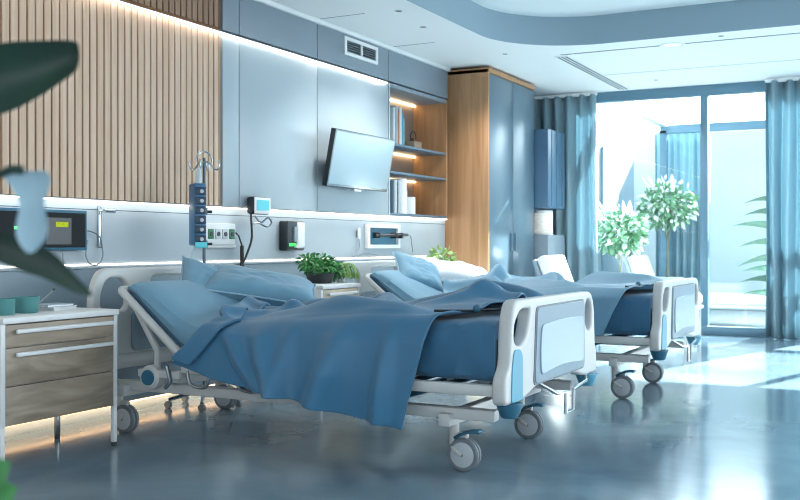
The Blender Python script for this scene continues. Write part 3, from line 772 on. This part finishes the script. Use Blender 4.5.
# monitor on bracket with cable
t = thing('vital_monitor', 'small teal screen monitor on bracket right of the IV pole', 'monitor', (.1, 5.12, 1.085))
MB().box((-.03, -.09, 0), (.03, .09, .11), .018, 3).build('housing', M['dark'], t); MB().box((.028, -.085, .004), (.034, .085, .106), .003).build('bezel', M['white'], t)
B((.034, -.065, .025), (.0365, .065, .09), 'screen', M['lcd'], t)
MB().tube([(-.088, -.06, .05), (-.02, -.06, .05)], .012, 8).build('bracket', M['steel'], t)
MB().tube([(.01, -.05, -.01), (.02, 0, -.05), (.03, .06, -.02), (.03, .1, -.05), (.02, .06, -.075), (.02, -.02, -.055), (.0, -.08, -.06)], .006, 8).build('clip_loop', M['steel'], t)
MB().tube([(0, -.08, -.0), (.01, -.085, -.08), (.02, -.1, -.16), (.02, -.15, -.25), (.03, -.22, -.33), (.05, -.28, -.4), (.05, -.3, -.5)], .007, 8).build('cable', M['black'], t)
t = thing('call_handset', 'dark corded handset hanging in front of the socket panel', 'handset', (.07, 4.99, .62))
MB().tube([(0, 0, .0), (0, 0, .27)], [.016, .012], 10).build('body', M['black'], t); MB().tube([(0, 0, .27), (-.01, -.02, .33), (-.02, -.04, .35)], .005, 8).build('cord', M['black'], t)
# soap dispenser
t = thing('sanitizer_dispenser', 'black and white hand sanitizer dispenser on wall above the plant', 'dispenser', (.012, 5.47, .855))
MB().box((0, 0, 0), (.07, .21, .2), .012, 3).build('body', M['dark'], t); MB().box((.02, .11, .015), (.08, .2, .19), .012, 3).build('cover', M['white'], t)
B((.07, .02, .03), (.073, .1, .05), 'indicator', M['lcdg'], t); MB().tube([(.075, .08, .06), (.075, .08, .16)], .012, 10).build('reservoir', M['plate'], t)
MB().lathe([(0, 0), (.012, .0), (.012, .02), (0, .02)], (.085, .08, .02), n=12).build('nozzle', M['white'], t)
# supply panel 2
t = thing('supply_panel', 'white framed teal supply panel on wall behind the second bed', 'supply panel', (.012, 6.62, .865))
MB().plate([[(0, 0), (.54, 0), (.54, .19), (0, .19)], [(.04, .03), (.5, .03), (.5, .16), (.04, .16)]], .03, .004, yz(.015)).build('frame', M['white'], t)
B((0, .03, .02), (.01, .51, .17), 'back_plate', M['dteal'], t)
MB().tube([(.05, .08, .1), (.05, .62, .11)], .012, 10).build('arm', M['dark'], t)
for y in (.12, .4, .5): MB().box((.01, y, .08), (.065, y+.03, .125), .004).build('clamp', M['dark'], t)
MB().tube([(.05, .62, .11), (.06, .66, .1), (.06, .68, .04), (.06, .7, -.03)], .004, 8).build('cable', M['steel'], t)
t = thing('thermometer_probe', 'small white probe with cable hanging left of the supply panel', 'probe', (.012, 6.5, .8))
MB().tube([(.02, 0, .14), (.02, 0, .22)], .012, 10).build('body', M['white'], t); B((0, -.01, .15), (.015, .01, .2), 'clip', M['steel'], t)
MB().tube([(.02, 0, .14), (.02, .01, .08), (.02, -.03, .05), (.02, -.08, .01), (.02, -.04, .0), (.02, .1, .03), (.02, .3, .015)], .004, 8).build('cable', M['steel'], t)

# ------------------------------------------------------------------ TV
t = thing('television', 'wide flat television on wall arm left of the bookshelf', 'television', (.16, 5.86, 1.31))
tilt = math.radians(-13)
piv = Vector((0, .48, .19)); Rm = Matrix.Rotation(math.radians(11), 3, 'Y')
def tb(lo, hi, name, m, par, bev=.002):
    mb = MB().box(lo, hi, bev)
    for v in mb.bm.verts: v.co = Rm @ (v.co-piv)+piv
    return mb.build(name, m, par)
hs = tb((-.02, 0, -.01), (.02, .88, .395), 'housing', M['dark'], t, .006)
tb((.018, .004, -.004), (.022, .876, .391), 'bezel', M['steel'], hs)
tb((.022, .016, .012), (.0235, .864, .38), 'screen', M['screen'], t)
tb((-.01, .39, -.028), (.02, .49, -.01), 'sensor', M['white'], t)
MB().box((-.11, .42, .12), (-.1, .54, .28), .002).tube([(-.1, .48, .2), (-.02, .48, .2)], .02, 12).build('mount_arm', M['dark'], t)

# ------------------------------------------------------------------ IV pole
t = thing('iv_pole', 'tall chrome IV pole with hooks standing behind the nearest bed', 'IV pole', (.25, 4.40, 0))
MB().tube([(0, 0, .06), (0, 0, .9)], .010, 12).tube([(0, 0, .9), (0, 0, 1.38)], .008, 12).build('pole', M['dsteel'], t)
for k in range(5):
    a = k*2*PI/5+.3; l = MB().tube([(0, 0, .08), (.2*math.cos(a)*.5, .2*math.sin(a)*.5, .07), (.2*math.cos(a), .2*math.sin(a), .045)], .011, 8).build('leg', M['chrome'], t)
    MB().lathe([(0, -.01), (.02, -.01), (.02, .01), (0, .01)], (.2*math.cos(a), .2*math.sin(a), .02), 'Y', 16).build('wheel', M['tyre'], l)
for z in (.9, 1.08): MB().lathe([(0, -.02), (.018, -.02), (.018, .02), (0, .02)], (0, 0, z), n=16).tube([(0, 0, z), (.02, .04, z)], .008, 8).build('collar', M['dark'], t)
for a in (0, PI/2, PI, 1.5*PI):
    d = Vector((math.cos(a+.4), math.sin(a+.4), 0)); z0 = 1.37
    MB().tube([Vector((0, 0, z0-.01)), d*.03+Vector((0, 0, z0-.02)), d*.055+Vector((0, 0, z0-.05)), d*.075+Vector((0, 0, z0-.055)), d*.085+Vector((0, 0, z0-.03)), d*.08+Vector((0, 0, z0-.005))], .005, 8).build('hook', M['chrome'], t)
MB().tube([(0, -.07*math.cos(k*PI/12), 1.36+.055*math.sin(k*PI/12)) for k in range(13)], .005, 8).build('loop_handle', M['chrome'], t)
t = thing('infusion_pump', 'stacked blue infusion pump clamped on the IV pole', 'infusion pump', (.29, 4.30, .89))
t.rotation_euler = (0, 0, math.radians(-32))
MB().box((-.05, -.04, 0), (.05, .03, .34), .012, 3).build('housing', M['pump'], t)
for k in range(6):
    f = MB().box((.048, -.035, .015+k*.052), (.054, .025, .058+k*.052), .002).build('pump_module', M['pumpf'], t)
    MB().lathe([(0, 0), (.011, 0), (.01, .006), (0, .006)], (.054, .0, .036+k*.052), 'X', 14).build('dial', M['hub'], f)
B((.0485, -.036, -.01), (.056, .03, .02), 'display', M['lcd'], t, .002)
MB().box((-.06, -.01, .14), (-.03, .05, .18), .004).build('clamp', M['dark'], t)
MB().tube([(0, 0, .34), (0, 0, .42)], [.02, .018], 12).build('syringe', M['clear'], t)
MB().tube([(0, -.02, 0), (.0, -.05, -.08), (.03, -.1, -.12), (.08, -.13, -.17)], .003, 6).build('line', M['clear'], t)

# ------------------------------------------------------------------ loungers
def lounger(loc, L, Wd, zs, hb, label):
    t = thing('recliner', label, 'recliner', loc, group='white recliners by the window')
    MB().box((0, 0, zs-.1), (L, Wd, zs), .03, 3).build('seat_cushion', M['white'], t)
    bk = MB().box((-.05, .02, 0), (.05, Wd-.02, hb), .03, 3, rot=(0, math.radians(-20), 0), piv=(0, 0, 0))
    for v in bk.bm.verts: v.co += Vector((.1, 0, zs-.02))
    bk.build('backrest', M['white'], t)
    bs = MB().box((-.085, .0, .0), (-.05, Wd, hb*.97), .008, 2, rot=(0, math.radians(-20), 0), piv=(0, 0, 0))
    for v in bs.bm.verts: v.co += Vector((.1, 0, zs-.02))
    bs.build('back_shell', M['greypl'], t)
    MB().tube([(.0, .02, zs-.12), (L, .02, zs-.12), (L, Wd-.02, zs-.12), (0, Wd-.02, zs-.12)], .015, 8, closed=True).build('frame', M['white'], t)
    for x in (.12, L-.03):
        for y in (.02, Wd-.02): MB().tube([(x, y, 0), (x, y, zs-.1)], .018, 8).build('leg', M['white'], t)
    return t
lounger((.76, 8.55, 0), 1.3, .6, .46, .37, 'white recliner indoors behind second bed with pale upright backrest')
lounger((.92, 11.2, 0), 1.45, .7, .34, .47, 'white recliner out on the terrace beyond the window')

# ------------------------------------------------------------------ terrace
struct(B((-4, YW+.1, -.14), (9, 17, -.01), 'ground_terrace', M['terr']), 'sunlit pale terrace floor outside the window', 'ground')
struct(B((-2, 14.2, 0), (8, 14.4, 2.45), 'wall_terrace', M['ext']), 'white garden wall at the end of the terrace', 'wall')
t = thing('side_building', 'pale neighbouring facade seen at left through the window', 'building', (-.6, 12.6, 0))
B((0, -.9, 0), (.9, 1.0, 2.9), 'wall', M['extb'], t)
for (a, b_, c_, d_) in ((.25, .62, 1.2, 1.75), (.25, .62, .2, 1.1)):
    w_ = B((a, -.93, c_), (b_, -.88, d_), 'window', M['extg'], t)
B((.905, -.6, .1), (.93, .1, 2.1), 'door', M['extg'], t)
# pergola
t = thing('pergola', 'white and blue terrace pergola frame beyond the glass', 'pergola', (1.0, 12.4, 0))
MB().box((-.06, -2.1, 2.34), (.04, .0, 2.42), .004).build('side_beam', M['white'], t); MB().box((-.06, -.05, 2.26), (5, .05, 2.36), .004).build('front_beam', M['frame'], t)
MB().box((-.06, -.05, 0), (.02, .05, 2.3), .004).build('post', M['frame'], t); MB().box((4.9, -.05, 0), (5, .05, 2.3), .004).build('post', M['frame'], t)
curtain('curtain', .82, 1.5, 12.62, .03, 2.3, 7, .04, 'pale blue outdoor curtain hanging beside the pergola post', M['curtain'], seed=4)
# trees
def tree(loc, zc, R_, label, seed, zbase):
    t = thing('flowering_tree', label, 'tree', loc, group='flowering trees in planters')
    MB().box((-.17, -.17, 0), (.17, .17, zbase), .01).build('planter', M['potw'], t)
    rnd = random.Random(seed); z0 = zbase
    MB().tube([(0, 0, z0-.02), (.01, 0, lerp(z0, zc, .5)), (0, .02, zc)], [.016, .013, .008], 8).tube([(0.005, 0, lerp(z0, zc, .5)), (-.1, .02, zc-.1)], .007, 6).tube([(0.005, 0, lerp(z0, zc, .55)), (.12, -.03, zc-.05)], .007, 6).build('trunk', M['stem'], t)
    mb = MB(); bush(mb, (0, 0, zc), R_, 620, .075, seed, .78); mb.build('foliage', M['tgreen'], t)
    mb = MB(); bush(mb, (0, 0, zc+.02), R_*1.08, 260, .07, seed+1, .85); mb.build('blossoms', M['petal'], t)
    mb = MB()
    for k in range(5):
        a = rnd.uniform(0, 6.28); p = Vector((R_*.6*math.cos(a), R_*.3*math.sin(a), zc+R_*.5)); leaf(mb, p, p+Vector((.1*math.cos(a)-.05, .02, .22)), .07, 0, 6)
    mb.build('long_leaves', M['petal'], t)
    return t
tree((.87, 10.75, 0), 1.02, .29, 'round white flowering tree in low planter nearest the left curtain', 21, .45)
tree((1.08, 12.12, 0), 1.36, .33, 'taller white flowering tree in front of the outdoor curtain', 33, .5)
t = thing('palm', 'arching palm leaves beside the right curtain on the terrace', 'palm', (2.64, 11.02, 0))
MB().lathe([(0, 0), (.16, 0), (.2, .35), (.17, .35), (.15, .05), (0, .05)], n=24).build('planter', M['potw'], t)
MB().tube([(0, 0, .05), (0, 0, .6)], [.05, .035], 10).build('trunk', M['stem'], t)
mb = MB(); rnd = random.Random(8)
for k in range(8):
    z = .38+k*.14+.03*rnd.random(); a = PI+rnd.uniform(-.35, .35); L_ = .5+.12*rnd.random()
    leaf(mb, (.12, 0, z-.16), (-L_, .25*math.sin(a*3), z+.26+.08*rnd.random()), .1+.03*rnd.random(), .3+.12*rnd.random(), 12, Vector((.2, -1, .5)))
for k in range(9):
    a = rnd.uniform(-1.2, 1.2); leaf(mb, (0, 0, .5), (.5*math.cos(a), .4*math.sin(a), .9+.5*rnd.random()), .11, .1, 8, Vector((.2, -1, .5)))
mb.build('fronds', M['palm'], t)

# ------------------------------------------------------------------ foreground plant
pc = CAM+1.05*F-.55*R
t = thing('peace_lily', 'large blurred dark leaved lily plant close to camera at left', 'plant', (pc.x, pc.y, 0)); L = Vector((pc.x, pc.y, 0))
MB().lathe([(0, 0), (.1, 0), (.14, .3), (.15, .32), (.13, .32), (.12, .25), (0, .25)], n=28).build('pot', M['potw'], t)
st = MB()
def bladed(mb, ctr, wid, side, cup=.1, fold=.0):
    """leaf along centre points ctr with half widths wid, side vector"""
    rows = []
    for p, w_ in zip(ctr, wid):
        p = Vector(p)-L; rows.append([p-side*w_, p-side*w_*.5+F*w_*cup*.6, p+F*w_*cup, p+side*w_*.5+F*w_*cup*.6, p+side*w_])
    mb.grid(rows)
up = Vector((0, 0, 1))
# big upper leaf
lfm = MB(); d = 1.05
bladed(lfm, [W3(-60, 92, d), W3(-30, 86, d), W3(0, 79, d), W3(25, 73, d), W3(48, 66, d), W3(64, 60, d*.995), W3(74, 57, d*.99), W3(78, 55, d*.985)], [.02, .035, .039, .034, .027, .021, .017, .013], up, .5)
o = lfm.build('leaf', M['dgreen'], t); md = o.modifiers.new('s', 'SUBSURF'); md.levels = md.render_levels = 2
lfm = MB(); d = .95
bladed(lfm, [W3(-30, 235, d), W3(0, 246, d), W3(25, 256, d), W3(45, 263, d), W3(62, 275, d), W3(78, 288, d), W3(92, 295, d)], [.012, .015, .016, .014, .01, .006, .002], (up*.85+R*.5).normalized(), .3)
o = lfm.build('leaf', M['dgreen'], t); md = o.modifiers.new('s', 'SUBSURF'); md.levels = md.render_levels = 2
sp = MB(); d = .9
bladed(sp, [W3(24, 170, d), W3(28, 178, d), W3(31, 190, d), W3(32, 203, d), W3(32, 216, d), W3(32, 230, d), W3(31, 243, d), W3(30, 253, d)], [.020, .022, .016, .010, .013, .0155, .012, .003], R, .6)
o = sp.build('flower', M['spathe'], t); md = o.modifiers.new('s', 'SUBSURF'); md.levels = md.render_levels = 2
for pts in ([(0, 0, .25), W3(-90, 300, 1.05)-L, W3(-60, 92, 1.05)-L], [(0, 0, .25), W3(-60, 330, .98)-L, W3(-30, 235, .95)-L], [(0, 0, .25), W3(-40, 330, .95)-L, W3(-20, 200, .92)-L, W3(5, 172, .9)-L, W3(24, 170, .9)-L]):
    st.tube(pts, .004, 8)
st.build('stem', M['dgreen'], t)
lfm = MB(); d = .85
for (a, b_, w_) in (((-20, 480), (10, 462), .016), ((-25, 500), (18, 488), .016), ((-20, 520), (14, 496), .013)):
    leaf(lfm, W3(a[0], a[1], d)-L, W3(b_[0], b_[1], d)-L, w_*2, 0, 8, -F)
lfm.build('small_leaf', M['sgreen'], t)

# ------------------------------------------------------------------ light
def strip_lamp(name, loc, ly, w_, energy, col, direction):
    a = bpy.data.lights.new(name, 'AREA'); a.shape = 'RECTANGLE'; a.size = w_; a.size_y = ly; a.energy = energy; a.color = col
    o = bpy.data.objects.new(name, a); COL.objects.link(o); o.location = loc
    z = -Vector(direction).normalized(); y = Vector((0, 1, 0)); x = y.cross(z).normalized(); y = z.cross(x)
    o.rotation_euler = Matrix((x, y, z)).transposed().to_euler()
strip_lamp('floor_strip_lamp', (.026, 3.4, .062), 9.2, .014, 3, (1, .68, .40), (-.1, 0, -1))
strip_lamp('wall_strip_lamp', (.045, 3.4, 1.115), 9.2, .012, 1.8, (1, .95, .88), (.12, 0, -1))
strip_lamp('high_strip_lamp', (.056, 2.9, 2.17), 8.0, .01, 2.2, (1, .93, .84), (-.05, 0, -1))
for (x, y) in ((398.6, 11), (423, 27), (505, 54), (721, 36), (656, 80)):
    p = pix_ceiling(x, y); sl_ = bpy.data.lights.new('ceiling_spot_lamp', 'SPOT'); sl_.energy = 30; sl_.spot_size = math.radians(120); sl_.spot_blend = .8; sl_.shadow_soft_size = .05; sl_.color = (1, .97, .93)
    so_ = bpy.data.objects.new('ceiling_spot_lamp', sl_); COL.objects.link(so_); so_.location = (p[0], p[1], H-.02)
wd = bpy.data.worlds.new('world'); S.world = wd; wd.use_nodes = True
wt = wd.node_tree; bg = wt.nodes['Background']
tc = wt.nodes.new('ShaderNodeTexCoord'); dp = wt.nodes.new('ShaderNodeVectorMath'); dp.operation = 'DOT_PRODUCT'; dp.inputs[1].default_value = (.25, .90, .36)
wt.links.new(tc.outputs['Generated'], dp.inputs[0])
mr = wt.nodes.new('ShaderNodeMapRange'); mr.interpolation_type = 'SMOOTHSTEP'; mr.inputs['From Min'].default_value = .2; mr.inputs['From Max'].default_value = 1.0
mr.inputs['To Min'].default_value = .8; mr.inputs['To Max'].default_value = 4.8
wt.links.new(dp.outputs['Value'], mr.inputs['Value']); wt.links.new(mr.outputs['Result'], bg.inputs['Strength'])
bg.inputs['Color'].default_value = (.85, .94, 1.0, 1)
sd = bpy.data.lights.new('sun', 'SUN'); sd.energy = 20.0; sd.angle = math.radians(.6); sd.color = (1, .96, .9)
so = bpy.data.objects.new('sun', sd); COL.objects.link(so)
e = math.radians(32); hdir = Vector((-.28, -.96, 0)).normalized()
dirv = hdir*math.cos(e)+Vector((0, 0, -math.sin(e))); so.rotation_euler = dirv.to_track_quat('-Z', 'Y').to_euler(); so.location = (4, 14, 8)

vs = S.view_settings; vs.view_transform = 'Standard'; vs.look = 'None'; vs.gamma = 1; vs.use_curve_mapping = False; vs.exposure = 1.08
S.cycles.use_denoising = True
S.cycles.filter_width = 1.0
S.cycles.max_bounces = 8
